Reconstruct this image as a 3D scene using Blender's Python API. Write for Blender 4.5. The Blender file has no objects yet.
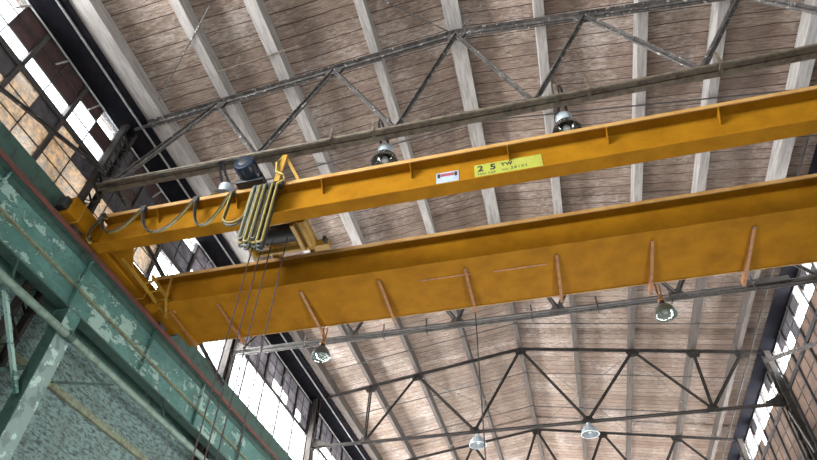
import bpy, bmesh, math, random
from mathutils import Vector, Matrix

random.seed(7)
SC = bpy.context.scene
COL = SC.collection
ZO = 1.6                       # eye height: all heights below are measured from the eye


# ------------------------------------------------------------------ materials
def new_mat(name):
    m = bpy.data.materials.new(name)
    m.use_nodes = True
    nt = m.node_tree
    for n in list(nt.nodes):
        nt.nodes.remove(n)
    return m, nt


class N:
    """tiny node-graph helper"""
    def __init__(self, nt):
        self.nt = nt
        self.out = nt.nodes.new('ShaderNodeOutputMaterial')
        self.tc = nt.nodes.new('ShaderNodeTexCoord')

    def node(self, typ, ins=None, **props):
        n = self.nt.nodes.new(typ)
        for k, v in props.items():
            setattr(n, k, v)
        for k, v in (ins or {}).items():
            self.put(n.inputs[k], v)
        return n

    def put(self, sock, v):
        if isinstance(v, bpy.types.NodeSocket):
            self.nt.links.new(v, sock)
        elif isinstance(v, (tuple, list)) and len(v) == 3 and sock.type == 'RGBA':
            sock.default_value = (*v, 1)
        else:
            sock.default_value = v

    def coords(self, scale=(1, 1, 1), loc=(0, 0, 0)):
        mp = self.node('ShaderNodeMapping', {'Vector': self.tc.outputs['Object'], 'Scale': scale, 'Location': loc})
        return mp.outputs[0]

    def noise(self, scale, detail=6, rough=.6, stretch=(1, 1, 1), loc=(0, 0, 0)):
        n = self.node('ShaderNodeTexNoise', {'Vector': self.coords(stretch, loc), 'Scale': scale, 'Detail': detail, 'Roughness': rough})
        return n.outputs['Fac']

    def ramp(self, fac, a, b, lo=(0, 0, 0), hi=(1, 1, 1)):
        r = self.node('ShaderNodeValToRGB', {'Fac': fac})
        e = r.color_ramp.elements
        e[0].position, e[1].position = a, b
        e[0].color, e[1].color = (*lo, 1), (*hi, 1)
        return r.outputs['Color']

    def mix(self, fac, a, b, blend='MIX'):
        m = self.node('ShaderNodeMix', data_type='RGBA', blend_type=blend)
        self.put(m.inputs[0], fac)
        self.put(m.inputs[6], a)
        self.put(m.inputs[7], b)
        return m.outputs[2]

    def math(self, op, a, b=0.0, c=0.0):
        m = self.node('ShaderNodeMath', operation=op)
        self.put(m.inputs[0], a)
        self.put(m.inputs[1], b)
        self.put(m.inputs[2], c)
        return m.outputs[0]

    def bsdf(self, color, rough=.7, metal=0.0, spec=.4, bump=None, bstr=.3, bdist=.01):
        b = self.node('ShaderNodeBsdfPrincipled', {'Base Color': color, 'Roughness': rough, 'Metallic': metal, 'Specular IOR Level': spec})
        if bump is not None:
            bp = self.node('ShaderNodeBump', {'Height': bump, 'Strength': bstr, 'Distance': bdist})
            self.nt.links.new(bp.outputs[0], b.inputs['Normal'])
        self.nt.links.new(b.outputs[0], self.out.inputs['Surface'])
        return b


def mat_worn(name, base, dark, light=None, scale=6, thr=(.5, .68), rough=.6, metal=0.0, stretch=(1, 1, 1), lthr=(.6, .66), spec=.4, bstr=.2):
    m, nt = new_mat(name)
    n = N(nt)
    f = n.noise(scale, 8, .65, stretch)
    col = n.mix(n.ramp(f, thr[0], thr[1]), base, dark)
    if light:
        f2 = n.noise(scale * 1.7, 7, .6, stretch, (3.1, 7.7, 1.3))
        col = n.mix(n.ramp(f2, lthr[0], lthr[1]), col, light)
    n.bsdf(col, rough, metal, spec, f, bstr)
    return m


def mat_plain(name, c, rough=.6, metal=0.0):
    m, nt = new_mat(name)
    n = N(nt)
    f = n.noise(14, 4)
    n.bsdf(n.mix(n.ramp(f, .35, .75), c, tuple(v * .7 for v in c)), rough, metal)
    return m


def mat_boards():
    m, nt = new_mat('roof_boards')
    n = N(nt)
    sep = n.node('ShaderNodeSeparateXYZ', {'Vector': n.tc.outputs['Object']})
    wob = n.math('MULTIPLY', n.math('SUBTRACT', n.noise(.6, 3), .5), .10)
    v = n.math('DIVIDE', n.math('ADD', sep.outputs['Y'], wob), .275)
    idx = n.math('FLOOR', v)
    fr = n.math('FRACT', v)
    # butt joints
    wn = n.node('ShaderNodeTexWhiteNoise', {'W': idx}, noise_dimensions='1D')
    xs = n.math('DIVIDE', n.math('ADD', sep.outputs['X'], n.math('MULTIPLY', wn.outputs['Value'], 9.)), 3.6)
    bidx = n.math('ADD', idx, n.math('MULTIPLY', n.math('FLOOR', xs), 37.3))
    wn2 = n.node('ShaderNodeTexWhiteNoise', {'W': bidx}, noise_dimensions='1D')
    base = n.ramp(wn2.outputs['Value'], 0, 1, (.205, .147, .114), (.315, .246, .20))
    grain = n.noise(3, 9, .7, (1.2, 16, 4))
    col = n.mix(n.ramp(grain, .38, .62), base, (.115, .074, .059))
    # whitewash left in patches
    w1 = n.noise(.55, 5, .6, (1, 1, 1), (5, 2, 0))
    w2 = n.noise(7.0, 8, .75, (1, 2.6, 1), (1, 9, 0))
    wash = n.math('ADD', n.math('MULTIPLY', w1, .55), n.math('MULTIPLY', w2, .60))
    col = n.mix(n.math('MULTIPLY', n.ramp(wash, .585, .74), .62), col, (.50, .44, .41))
    # dark water stains
    st = n.noise(.9, 6, .6, (1, .7, 1), (11, 4, 0))
    col = n.mix(n.math('MULTIPLY', n.ramp(st, .52, .72), .6), col, (.095, .072, .066))
    # knots and holes
    kn = n.noise(9, 3, .5, (1, 1.8, 1), (2, 3, 5))
    col = n.mix(n.ramp(kn, .72, .76), col, (.05, .035, .03))
    gap = n.math('LESS_THAN', fr, n.math('ADD', .03, n.math('MULTIPLY', n.noise(1.3, 2, .5, (1, .3, 1)), .075)))
    col = n.mix(gap, col, (.042, .028, .023))
    hgt = n.math('SUBTRACT', n.math('MULTIPLY', grain, .4), gap)
    n.bsdf(col, .85, 0, .2, hgt, .5, .02)
    return m


def mat_brick(name, c1, c2, mortar, bw, bh, paint=None):
    m, nt = new_mat(name)
    n = N(nt)
    sep = n.node('ShaderNodeSeparateXYZ', {'Vector': n.tc.outputs['Object']})
    cmb = n.node('ShaderNodeCombineXYZ', {'X': n.math('ADD', sep.outputs['Y'], sep.outputs['X']), 'Y': sep.outputs['Z']})
    b = n.node('ShaderNodeTexBrick', {'Vector': cmb.outputs[0], 'Color1': c1, 'Color2': c2, 'Mortar': mortar, 'Scale': 1.0,
                                      'Mortar Size': .008, 'Brick Width': bw, 'Row Height': bh})
    col = b.outputs['Color']
    f = n.noise(9, 9, .72, (1, .8, 2.6))
    if paint:
        col = n.mix(n.ramp(f, .47, .56), paint, col)
        f3 = n.noise(2, 5)
        col = n.mix(n.math('MULTIPLY', n.ramp(f3, .5, .7), .5), col, (.10, .12, .10))
    n.bsdf(col, .85, 0, .2, b.outputs['Fac'], -.4, .01)
    return m


def mat_pane(name, dirt, trans, gl=.04, amt=1.0, var=3.0, seed=0.0):
    """old window glass: dirty film that lets daylight through"""
    m, nt = new_mat(name)
    n = N(nt)
    f = n.noise(var, 8, .7, (1, 1, 1), (seed, seed * 2, seed))
    f2 = n.noise(.9, 3, .5, (1, 1, 1), (seed + 3, 1, 2))
    c = n.mix(n.ramp(f, .38, .66), dirt[0], dirt[1])
    tl = n.node('ShaderNodeBsdfTranslucent', {'Color': c})
    df = n.node('ShaderNodeBsdfDiffuse', {'Color': n.mix(.55, c, (.08, .07, .06))})
    a = n.node('ShaderNodeMixShader', {0: .28, 1: tl.outputs[0], 2: df.outputs[0]})
    tr = n.node('ShaderNodeBsdfTransparent', {'Color': (.93, .96, .97)})
    k = n.math('MULTIPLY', n.ramp(n.math('ADD', n.math('MULTIPLY', f, .6), n.math('MULTIPLY', f2, .4)), .40, .62), trans[1] - trans[0])
    k = n.math('ADD', k, trans[0])
    b = n.node('ShaderNodeMixShader', {0: k, 1: a.outputs[0], 2: tr.outputs[0]})
    g = n.node('ShaderNodeBsdfGlossy', {'Roughness': .08, 'Color': (.9, .9, .9)})
    o = n.node('ShaderNodeMixShader', {0: gl, 1: b.outputs[0], 2: g.outputs[0]})
    nt.links.new(o.outputs[0], n.out.inputs['Surface'])
    return m


def mat_glass_lens():
    m, nt = new_mat('lamp_glass')
    n = N(nt)
    g = n.node('ShaderNodeBsdfGlossy', {'Roughness': .12, 'Color': (.9, .93, .92)})
    t = n.node('ShaderNodeBsdfTransparent', {'Color': (.85, .9, .88)})
    o = n.node('ShaderNodeMixShader', {0: .22, 1: t.outputs[0], 2: g.outputs[0]})
    nt.links.new(o.outputs[0], n.out.inputs['Surface'])
    return m


def mat_peel(name, base, pale, dark, deep):
    """old paint: deeper and paler coats showing in ragged areas, dark chips along their edges"""
    m, nt = new_mat(name)
    n = N(nt)
    big = n.noise(1.5, 10, .74, (1, .75, 1.1))
    fine = n.noise(11, 8, .7, (1, .6, 1.6), (2, 5, 1))
    mid = n.noise(3.2, 9, .72, (1, .7, 1.2), (7, 1, 4))
    col = n.mix(n.ramp(mid, .42, .62), deep, base)
    col = n.mix(n.ramp(big, .515, .545), col, pale)
    edge = n.math('ABSOLUTE', n.math('SUBTRACT', big, .515))
    col = n.mix(n.math('MULTIPLY', n.ramp(edge, .0, .016, (1, 1, 1), (0, 0, 0)), .75), col, dark)
    col = n.mix(n.ramp(fine, .62, .67), col, dark)
    n.bsdf(col, .55, 0, .35, n.math('ADD', big, n.math('MULTIPLY', fine, .3)), .35)
    return m


M = {}
M['boards'] = mat_boards()
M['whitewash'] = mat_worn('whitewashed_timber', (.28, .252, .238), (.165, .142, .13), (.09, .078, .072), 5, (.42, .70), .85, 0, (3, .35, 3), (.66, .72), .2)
M['shade_dark'] = mat_worn('shade_darkened_timber', (.072, .057, .050), (.048, .038, .034), (.19, .165, .15), 5, (.42, .72), .85, 0, (3, .35, 3), (.64, .7), .2)  # colour darkened to carry the backlit shade of the far purlins
M['steel'] = mat_worn('dark_truss_steel', (.085, .072, .066), (.035, .029, .027), (.34, .31, .29), 7, (.40, .60), .65, .15, (1, 1, 1), (.60, .66))
M['steel_dark'] = mat_worn('blackened_truss_steel', (.036, .030, .027), (.02, .017, .016), (.11, .095, .09), 7, (.42, .62), .75, 0, (1, 1, 1), (.69, .75), .08)
M['steel_mid'] = mat_worn('grey_brown_steel', (.085, .073, .068), (.045, .038, .035), None, 7, (.45, .65), .65, .1)
M['brown_steel'] = mat_worn('brown_painted_steel', (.120, .090, .062), (.050, .038, .028), (.26, .22, .18), 7, (.45, .65), .6, .1, (1, 1, 1), (.68, .74))
M['grey_steel'] = mat_worn('pale_grey_steel', (.34, .33, .33), (.14, .12, .12), None, 8, (.5, .7), .5, .3)
M['dark_steel'] = mat_worn('dark_window_steel', (.040, .036, .036), (.09, .055, .038), None, 9, (.55, .7), .6, .2)
M['fascia'] = mat_worn('dark_fascia_and_eave_shade', (.007, .007, .009), (.016, .012, .013), (.10, .085, .085), 4, (.5, .7), .7, 0, (1, 1, 1), (.72, .75), .0)
M['yellow'] = mat_worn('crane_yellow_paint', (.255, .110, .006), (.18, .072, .004), (.12, .05, .012), 2.2, (.4, .72), .7, 0, (1, 1, 1), (.70, .80), .03, .04)
M['yellow_pale'] = mat_worn('dusty_yellow_edge', (.38, .215, .07), (.27, .12, .022), None, 5, (.45, .65), .6, 0, (.4, 1, 1))
M['hoist_yellow'] = mat_worn('hoist_yellow_paint', (.30, .165, .017), (.19, .09, .012), None, 5, (.5, .7), .4)
M['orange_brk'] = mat_worn('rusty_orange_bracket', (.26, .10, .022), (.14, .055, .02), (.46, .33, .23), 9, (.45, .65), .5, 0, (1, 1, 1), (.66, .74))
M['green'] = mat_peel('peeling_green_paint', (.085, .195, .172), (.24, .345, .305), (.022, .036, .030), (.05, .125, .11))
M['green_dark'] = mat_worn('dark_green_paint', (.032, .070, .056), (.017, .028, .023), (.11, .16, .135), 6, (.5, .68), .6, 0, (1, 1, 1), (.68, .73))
M['olive'] = mat_worn('olive_rusted_angle', (.17, .19, .12), (.10, .085, .05), (.27, .36, .29), 8, (.45, .65), .6, 0, (1, 1, 1), (.6, .7))
M['green_tube'] = mat_worn('pale_green_pipe', (.15, .215, .175), (.08, .10, .07), (.05, .05, .035), 6, (.45, .7), .5, 0, (1, 1, 1), (.66, .72))
M['flaking'] = mat_worn('flaking_grey_green', (.185, .255, .235), (.12, .165, .15), (.35, .47, .42), 2.8, (.5, .55), .6, 0, (1, 1, 1), (.57, .59))
M['rail'] = mat_worn('red_brown_rail', (.140, .050, .042), (.06, .03, .028), (.33, .16, .13), 8, (.5, .7), .5, .2, (1, .2, 1), (.66, .74))
M['lowwall'] = mat_brick('painted_brick', (.075, .095, .09), (.05, .065, .062), (.09, .115, .108), .24, .083, (.165, .235, .222))
M['greenwall'] = mat_worn('green_painted_wall', (.05, .11, .09), (.022, .04, .033), (.12, .18, .155), 4, (.52, .66), .7, 0, (1, 1, 1), (.60, .68))
M['brick'] = mat_brick('red_brick', (.22, .10, .075), (.17, .085, .065), (.16, .13, .12), .3, .1)
M['concrete'] = mat_worn('concrete_floor', (.20, .19, .175), (.13, .12, .11), None, 1.2, (.4, .7), .8)
M['black'] = mat_plain('black_rubber', (.018, .018, .020), .5)
M['navy'] = mat_plain('navy_motor_paint', (.012, .020, .036), .25)
M['cable_dark'] = mat_plain('dark_cable', (.03, .028, .022), .5)
M['cable_olive'] = mat_plain('olive_flat_cable', (.22, .17, .045), .5)
M['cable_yellow'] = mat_plain('yellow_flat_cable', (.34, .25, .06), .5)
M['cable_pale'] = mat_plain('grey_green_cable', (.15, .16, .13), .5)
M['rope'] = mat_plain('steel_rope', (.075, .055, .055), .5, .3)
M['housing'] = mat_worn('lamp_housing', (.36, .39, .42), (.20, .22, .25), None, 12, (.5, .7), .4, .3)
M['reflector'] = mat_plain('spun_aluminium', (.55, .58, .56), .22, .95)
M['reflector_dark'] = mat_plain('tarnished_reflector', (.10, .105, .11), .35, .3)
M['reflector_green'] = mat_plain('green_grey_reflector', (.10, .115, .095), .35, .3)
M['pale_pipe'] = mat_plain('pale_painted_pipe', (.22, .21, .21), .5)
M['lens'] = mat_glass_lens()
M['bulb'] = mat_plain('white_bulb', (.5, .53, .52), .25)
M['sign_yellow'] = mat_worn('capacity_sign_yellow', (.29, .295, .045), (.24, .24, .037), None, 4, (.4, .7), .5)
M['sign_white'] = mat_plain('notice_white', (.32, .36, .42), .5)
M['sign_red'] = mat_plain('notice_red', (.28, .065, .085), .5)
M['ink'] = mat_plain('sign_ink', (.015, .015, .02), .6)
M['ink_faint'] = mat_plain('sign_faint_ink', (.42, .38, .08), .6)
M['ink_blue'] = mat_plain('notice_small_print', (.30, .40, .50), .6)
M['clear'] = mat_pane('clear_pane', ((.8, .82, .85), (.65, .66, .66)), (.975, 1.0), .02, seed=1)
M['amber'] = mat_pane('amber_dirty_pane', ((.46, .36, .26), (.085, .058, .04)), (.0, .22), .03, var=9.0, seed=4)
M['greyp'] = mat_pane('grey_dirty_pane', ((.095, .09, .095), (.035, .033, .038)), (.0, .03), .03, var=5.0, seed=7)
M['board'] = mat_pane('red_brown_painted_pane', ((.088, .058, .056), (.05, .036, .037)), (.0, .01), .03, var=5.0, seed=9)
M['tan'] = mat_pane('tan_dirty_pane', ((.115, .092, .08), (.07, .055, .048)), (.0, .02), .03, var=2.0, seed=12)


# ------------------------------------------------------------------ mesh builder
class MB:
    def __init__(self):
        self.v, self.f = [], []

    def poly(self, pts, faces):
        b = len(self.v)
        self.v += [Vector(p) for p in pts]
        self.f += [tuple(i + b for i in q) for q in faces]
        return self

    def box(self, x0, x1, y0, y1, z0, z1):
        p = [(x, y, z) for z in (z0, z1) for y in (y0, y1) for x in (x0, x1)]
        return self.poly(p, [(0, 2, 3, 1), (4, 5, 7, 6), (0, 1, 5, 4), (2, 6, 7, 3), (0, 4, 6, 2), (1, 3, 7, 5)])

    def frame(self, p, q, up=(0, 0, 1)):
        p, q = Vector(p), Vector(q)
        d = (q - p).normalized()
        u = Vector(up)
        if abs(d.dot(u)) > .98:
            u = Vector((0, 1, 0))
        s = d.cross(u).normalized()
        return p, q, d, s, s.cross(d).normalized()

    def prism(self, p, q, section, up=(0, 0, 1), taper=1.0):
        """sweep a 2-D outline (side, up) from p to q"""
        p, q, d, s, u = self.frame(p, q, up)
        n = len(section)
        pts = [p + s * a + u * b for a, b in section] + [q + s * a * taper + u * b * taper for a, b in section]
        return self.poly(pts, [tuple(range(n - 1, -1, -1)), tuple(range(n, 2 * n))] + [(i, (i + 1) % n, n + (i + 1) % n, n + i) for i in range(n)])

    def bar(self, p, q, w, h, up=(0, 0, 1), off=(0, 0)):
        a, b = off
        return self.prism(p, q, [(a - w / 2, b - h / 2), (a + w / 2, b - h / 2), (a + w / 2, b + h / 2), (a - w / 2, b + h / 2)], up)

    def angle(self, p, q, w, t, up=(0, 0, 1), sx=1, sy=1):
        """L-section"""
        L = [(0, 0), (w * sx, 0), (w * sx, t * sy), (t * sx, t * sy), (t * sx, w * sy), (0, w * sy)]
        if sx * sy < 0:
            L.reverse()
        return self.prism(p, q, L, up)

    def channel(self, p, q, w, h, t, up=(0, 0, 1)):
        """U-section opening along +up"""
        a = w / 2
        L = [(-a, 0), (a, 0), (a, h), (a - t, h), (a - t, t), (-a + t, t), (-a + t, h), (-a, h)]
        return self.prism(p, q, L, up)

    def tube(self, pts, r, n=8):
        pts = [Vector(p) for p in pts]
        rings = []
        ref = Vector((.13, .27, .95))
        for i, p in enumerate(pts):
            a = pts[max(i - 1, 0)]
            b = pts[min(i + 1, len(pts) - 1)]
            d = (b - a).normalized()
            s = d.cross(ref)
            if s.length < .1:
                s = d.cross(Vector((1, 0, 0)))
            s.normalize()
            u = s.cross(d)
            rings.append([p + (s * math.cos(2 * math.pi * k / n) + u * math.sin(2 * math.pi * k / n)) * r for k in range(n)])
        allp = [q for g in rings for q in g]
        fc = []
        for i in range(len(pts) - 1):
            for k in range(n):
                fc.append((i * n + k, i * n + (k + 1) % n, (i + 1) * n + (k + 1) % n, (i + 1) * n + k))
        fc.append(tuple(range(n - 1, -1, -1)))
        fc.append(tuple((len(pts) - 1) * n + k for k in range(n)))
        return self.poly(allp, fc)

    def ribbon(self, pts, w, t, side=(0, 1, 0)):
        """flat cable: rectangular section, width along 'side'"""
        pts = [Vector(p) for p in pts]
        sd = Vector(side)
        allp = []
        for i, p in enumerate(pts):
            d = (pts[min(i + 1, len(pts) - 1)] - pts[max(i - 1, 0)]).normalized()
            nn = d.cross(sd).normalized()
            allp += [p - sd * w / 2 - nn * t / 2, p + sd * w / 2 - nn * t / 2, p + sd * w / 2 + nn * t / 2, p - sd * w / 2 + nn * t / 2]
        fc = [(3, 2, 1, 0)]
        for i in range(len(pts) - 1):
            for k in range(4):
                fc.append((i * 4 + k, i * 4 + (k + 1) % 4, i * 4 + 4 + (k + 1) % 4, i * 4 + 4 + k))
        e = (len(pts) - 1) * 4
        fc.append((e, e + 1, e + 2, e + 3))
        return self.poly(allp, fc)

    def lathe(self, prof, c, axis='z', n=24):
        c = Vector(c)
        allp = []
        for r, h in prof:
            for k in range(n):
                a = 2 * math.pi * k / n
                x, y = r * math.cos(a), r * math.sin(a)
                allp.append(c + (Vector((x, y, h)) if axis == 'z' else Vector((x, h, y)) if axis == 'y' else Vector((h, x, y))))
        fc = []
        for i in range(len(prof) - 1):
            for k in range(n):
                fc.append((i * n + k, i * n + (k + 1) % n, (i + 1) * n + (k + 1) % n, (i + 1) * n + k))
        if prof[0][0] > 1e-6:
            fc.append(tuple(range(n - 1, -1, -1)))
        if prof[-1][0] > 1e-6:
            fc.append(tuple((len(prof) - 1) * n + k for k in range(n)))
        return self.poly(allp, fc)

    def build(self, name, mat, parent=None, base=None, smooth=False, bevel=0.0):
        """one mesh object; vertices were given in place, 'base' becomes its origin"""
        root = parent
        while root is not None and root.parent is not None:
            root = root.parent
        o0 = Vector((0, 0, 0))
        if root is not None:
            o0 = root.location.copy()
        elif base is not None:
            o0 = Vector(base) + Vector((0, 0, ZO))
        me = bpy.data.meshes.new(name)
        me.from_pydata([tuple(v + Vector((0, 0, ZO)) - o0) for v in self.v], [], self.f)
        me.update()
        bm = bmesh.new()
        bm.from_mesh(me)
        bmesh.ops.recalc_face_normals(bm, faces=bm.faces)
        bm.to_mesh(me)
        bm.free()
        if smooth:
            for p in me.polygons:
                p.use_smooth = True
            me.set_sharp_from_angle(angle=math.radians(38))
        o = bpy.data.objects.new(name, me)
        COL.objects.link(o)
        me.materials.append(mat)
        if parent is not None:
            o.parent = parent
        else:
            o.location = o0
        if bevel:
            b = o.modifiers.new('soft_edges', 'BEVEL')
            b.width = bevel
            b.segments = 2
            b.limit_method = 'ANGLE'
        return o


def thing(name, label, cat, loc, group=None):
    o = bpy.data.objects.new(name, None)
    o.empty_display_size = .1
    COL.objects.link(o)
    o.location = Vector(loc) + Vector((0, 0, ZO))
    return tag(o, label, cat, group)


def tag(o, label, cat, group=None, kind=None):
    o['label'] = label
    o['category'] = cat
    if group:
        o['group'] = group
    if kind:
        o['kind'] = kind
    return o


def struct(o):
    o['kind'] = 'structure'
    return o


def copy_thing(o, delta, label, parent=None):
    c = o.copy()
    COL.objects.link(c)
    if parent is None:
        c.location = o.location + Vector(delta)
        c['label'] = label
    else:
        c.parent = parent
    for ch in o.children:
        copy_thing(ch, None, None, c)
    return c


# ------------------------------------------------------------------ layout numbers (metres, height from the eye)
APX, ZAP, SL = -.7, 11.40, .155          # roof ridge x, purlin underside there, roof slope
XWL, XWR = -7.88, 6.58                   # window planes of the two long walls
XCL, XCR = -7.70, 6.40                   # column lines
TY = [5.72, 11.43, 17.14, 22.85, 28.57]
YB, YF = -7.0, 32.0                      # ends of the hall
FL = -1.6


def zb(x):
    return ZAP - SL * abs(x - APX)


# ------------------------------------------------------------------ setting
struct(MB().box(-9.0, 7.7, YB - .2, YF + .2, FL - .2, FL).build('floor', M['concrete']))

PD = .36                                  # purlin depth
c = MB()
for x0, x1 in ((XWL - .5, APX), (APX, XWR + .5)):
    a, b = zb(x0) + PD, zb(x1) + PD
    t = .06
    c.poly([(x0, YB, a), (x1, YB, b), (x1, YF, b), (x0, YF, a), (x0, YB, a + t), (x1, YB, b + t), (x1, YF, b + t), (x0, YF, a + t)],
           [(3, 2, 1, 0), (4, 5, 6, 7), (0, 1, 5, 4), (2, 3, 7, 6), (0, 4, 7, 3), (1, 2, 6, 5)])
struct(c.build('ceiling', M['boards']))

SILL, TRANS, HEAD = 7.78, 9.09, 10.21


def side_walls(side, x, sg):
    SILL = 7.78 if side == 'left' else 6.85
    lo = MB().box(min(x, x + sg * .3), max(x, x + sg * .3), YB, YF, 1.9, 5.9)
    w = struct(lo.build('wall_' + side, M['lowwall']))
    MB().box(min(x, x + sg * .3), max(x, x + sg * .3), YB, YF, 5.9, SILL).build('painted_band', M['greenwall' if side == 'left' else 'lowwall'], w)
    MB().box(min(x, x + sg * .3), max(x, x + sg * .3), YB, YF, FL, -.4).build('plinth', M['concrete'], w)
    # brick piers between low unseen openings, added to let light in
    mb = MB()
    ys = [YB] + [TY[0] - 5.71] + TY + [YF]
    for yy in [v for v in ys if v > 7.6]:
        mb.box(min(x, x + sg * .3), max(x, x + sg * .3), max(YB, yy - .55), min(YF, yy + .55), -.4, 1.9)
    mb.box(min(x, x + sg * .3), max(x, x + sg * .3), YB, 7.0, -.4, 1.9)  # unseen near stretch closed to keep low side light off the roof
    mb.build('pier', M['lowwall'], w)
    # dark eave fascia above the windows
    zt = zb(x) + PD
    MB().box(min(x, x + sg * .12), max(x, x + sg * .12), YB, YF, HEAD, zt).build('eave_fascia', M['fascia'], w)
    xs = x - sg * (.60 if side == 'left' else .36)  # dark sheet below stands in for shade on the eave boards
    MB().poly([(x - sg * .02, YB, HEAD + .03), (xs, YB, zb(xs) - .03), (xs, YF, zb(xs) - .03), (x - sg * .02, YF, HEAD + .03),
               (x - sg * .02, YB, HEAD + .05), (xs, YB, zb(xs) - .01), (xs, YF, zb(xs) - .01), (x - sg * .02, YF, HEAD + .05)],
              [(0, 1, 2, 3), (4, 7, 6, 5), (0, 4, 5, 1), (1, 5, 6, 2), (2, 6, 7, 3), (3, 7, 4, 0)]).build('eave_shade_sheet', M['fascia'], w)
    # brown ledge that runs along the brick
    MB().box(min(x, x - sg * .07), max(x, x - sg * .07), YB, YF, 4.93, 5.04).build('ledge', M['olive'], w)


side_walls('left', XWL, -1)
side_walls('right', XWR, 1)

# far gable
g = MB()
g.poly([(XWL, YF, FL), (XWR, YF, FL), (XWR, YF, zb(XWR) + PD), (APX, YF, ZAP + PD), (XWL, YF, zb(XWL) + PD),
        (XWL, YF + .2, FL), (XWR, YF + .2, FL), (XWR, YF + .2, zb(XWR) + PD), (APX, YF + .2, ZAP + PD), (XWL, YF + .2, zb(XWL) + PD)],
       [(4, 3, 2, 1, 0), (5, 6, 7, 8, 9), (0, 1, 6, 5), (1, 2, 7, 6), (2, 3, 8, 7), (3, 4, 9, 8), (4, 0, 5, 9)])
struct(g.build('wall_far', M['lowwall']))
# near gable around an unseen doorway, added to let light in
g = MB()
for x0, x1, z0 in ((XWL, -4.4, FL), (-4.4, APX, 3.6), (APX, 3.0, 3.6), (3.0, XWR, FL)):
    a, b = zb(x0) + PD, zb(x1) + PD
    g.poly([(x0, YB, z0), (x1, YB, z0), (x1, YB, b), (x0, YB, a), (x0, YB - .2, z0), (x1, YB - .2, z0), (x1, YB - .2, b), (x0, YB - .2, a)],
           [(0, 1, 2, 3), (7, 6, 5, 4), (4, 5, 1, 0), (5, 6, 2, 1), (6, 7, 3, 2), (7, 4, 0, 3)])
struct(g.build('wall_near', M['lowwall']))


# ------------------------------------------------------------------ steel sash windows
def pane_kind(side, y, z, low):
    r = random.random()
    if side == 'left':
        if low:
            if y < 2.3:
                return 'clear'
            if y > 9.2:
                return 'clear' if r < .98 else 'greyp'
            if y > 7.2:
                return 'clear' if r < .55 else 'amber'
            if z > SILL + .90:
                return 'greyp' if r < .6 else 'amber'
            return 'amber' if r < .97 else 'greyp'
        row = int((z - TRANS) / ((HEAD - TRANS) / 3))
        if y < 3.05:
            return 'clear'
        if y < 5.7:
            if row == 0:
                return 'clear' if y < 4.62 or r < .3 else 'greyp'
            if row == 1:
                return 'clear' if 4.55 < y < 5.0 else 'board'
            return 'clear' if y > 5.2 else 'board'
        if y < 8:
            return 'greyp' if r < .75 else 'board'
        if y > 13.5 and row == 0:
            return 'clear' if r < .8 else 'greyp'
        return 'clear' if r < .05 else 'greyp'
    if low:
        return 'tan' if r < .985 else 'clear'
    row = int((z - TRANS) / ((HEAD - TRANS) / 3))
    if row == 2:
        return 'clear' if (r < .45) else 'greyp'
    if row == 1:
        return 'clear' if r < .9 else 'greyp'
    return 'clear' if r < .06 else 'tan'


wn = [0]


def window(side, x, sg, y0, y1, z0, z1, rows, low):
    wn[0] += 1
    f = MB()
    w = .045
    n = max(1, round((y1 - y0) / .57))
    dy = (y1 - y0) / n
    dz = (z1 - z0) / rows
    for k in range(n + 1):
        big = (k % 2 == 0)
        t = .08 if big else .016
        f.box(x - (.06 if big else .015), x + (.06 if big else .015), y0 + k * dy - t / 2, y0 + k * dy + t / 2, z0, z1)
    for k in range(rows + 1):
        t = .06 if k in (0, rows) else .016
        f.box(x - (.04 if k in (0, rows) else .014), x + (.04 if k in (0, rows) else .014), y0, y1, z0 + k * dz - t / 2, z0 + k * dz + t / 2)
    fr = struct(f.build('window_%d' % wn[0], M['dark_steel']))
    groups = {}
    for i in range(n):
        for k in range(rows):
            yc, zc = y0 + (i + .5) * dy, z0 + (k + .5) * dz
            kind = pane_kind(side, yc, zc, low)
            groups.setdefault(kind, MB()).box(x - .003, x + .003, yc - dy / 2 + .008, yc + dy / 2 - .008, zc - dz / 2 + .008, zc + dz / 2 - .008)
    names = {'clear': 'clear_panes', 'amber': 'amber_panes', 'greyp': 'grey_panes', 'board': 'painted_panes', 'tan': 'tan_panes'}
    for kind, mb in groups.items():
        mb.build(names[kind], M[kind], fr)


BAYS = [(YB, .01), (.01, TY[0]), (TY[0], TY[1]), (TY[1], TY[2]), (TY[2], TY[3]), (TY[3], TY[4]), (TY[4], YF)]
for side, x, sg in (('left', XWL - .05, -1), ('right', XWR + .05, 1)):
    for y0, y1 in BAYS:
        window(side, x, sg, y0 + .02, y1 - .02, SILL if side == 'left' else 6.85, TRANS - .03, 3 if side == 'left' else 5, True)
        window(side, x, sg, y0 + .02, y1 - .02, TRANS + .03, HEAD, 3, False)

# ------------------------------------------------------------------ lattice columns under the trusses
ORD = ['nearest', 'second', 'third', 'fourth', 'fifth']
MB_WEB = []


def column(x, y, label, cat='column'):
    t = thing('lattice_column', label, cat, (x, y, FL), 'lattice columns along the long walls')
    t['kind'] = 'thing'
    zt = zb(x) - .06
    for s in (-1, 1):
        MB().channel((x, y + s * .17, FL), (x, y + s * .17, zt), .16, .06, .012, up=(0, -s, 0)).build('flange', M['steel_dark'], t)
    lac = MB()
    z = FL + .15
    sgn = 1
    while z < zt - .3:
        for xo in (-.082, .082):
            lac.bar((x + xo, y - .17 * sgn, z), (x + xo, y + .17 * sgn, z + .26), .008, .045, up=(1, 0, 0))
        sgn = -sgn
        z += .26
    lac.build('lacing', M['steel_dark'], t)
    MB().box(x - .09, x + .09, y - .27, y + .27, FL, FL + .03).build('base_plate', M['steel_dark'], t)
    return t


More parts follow.
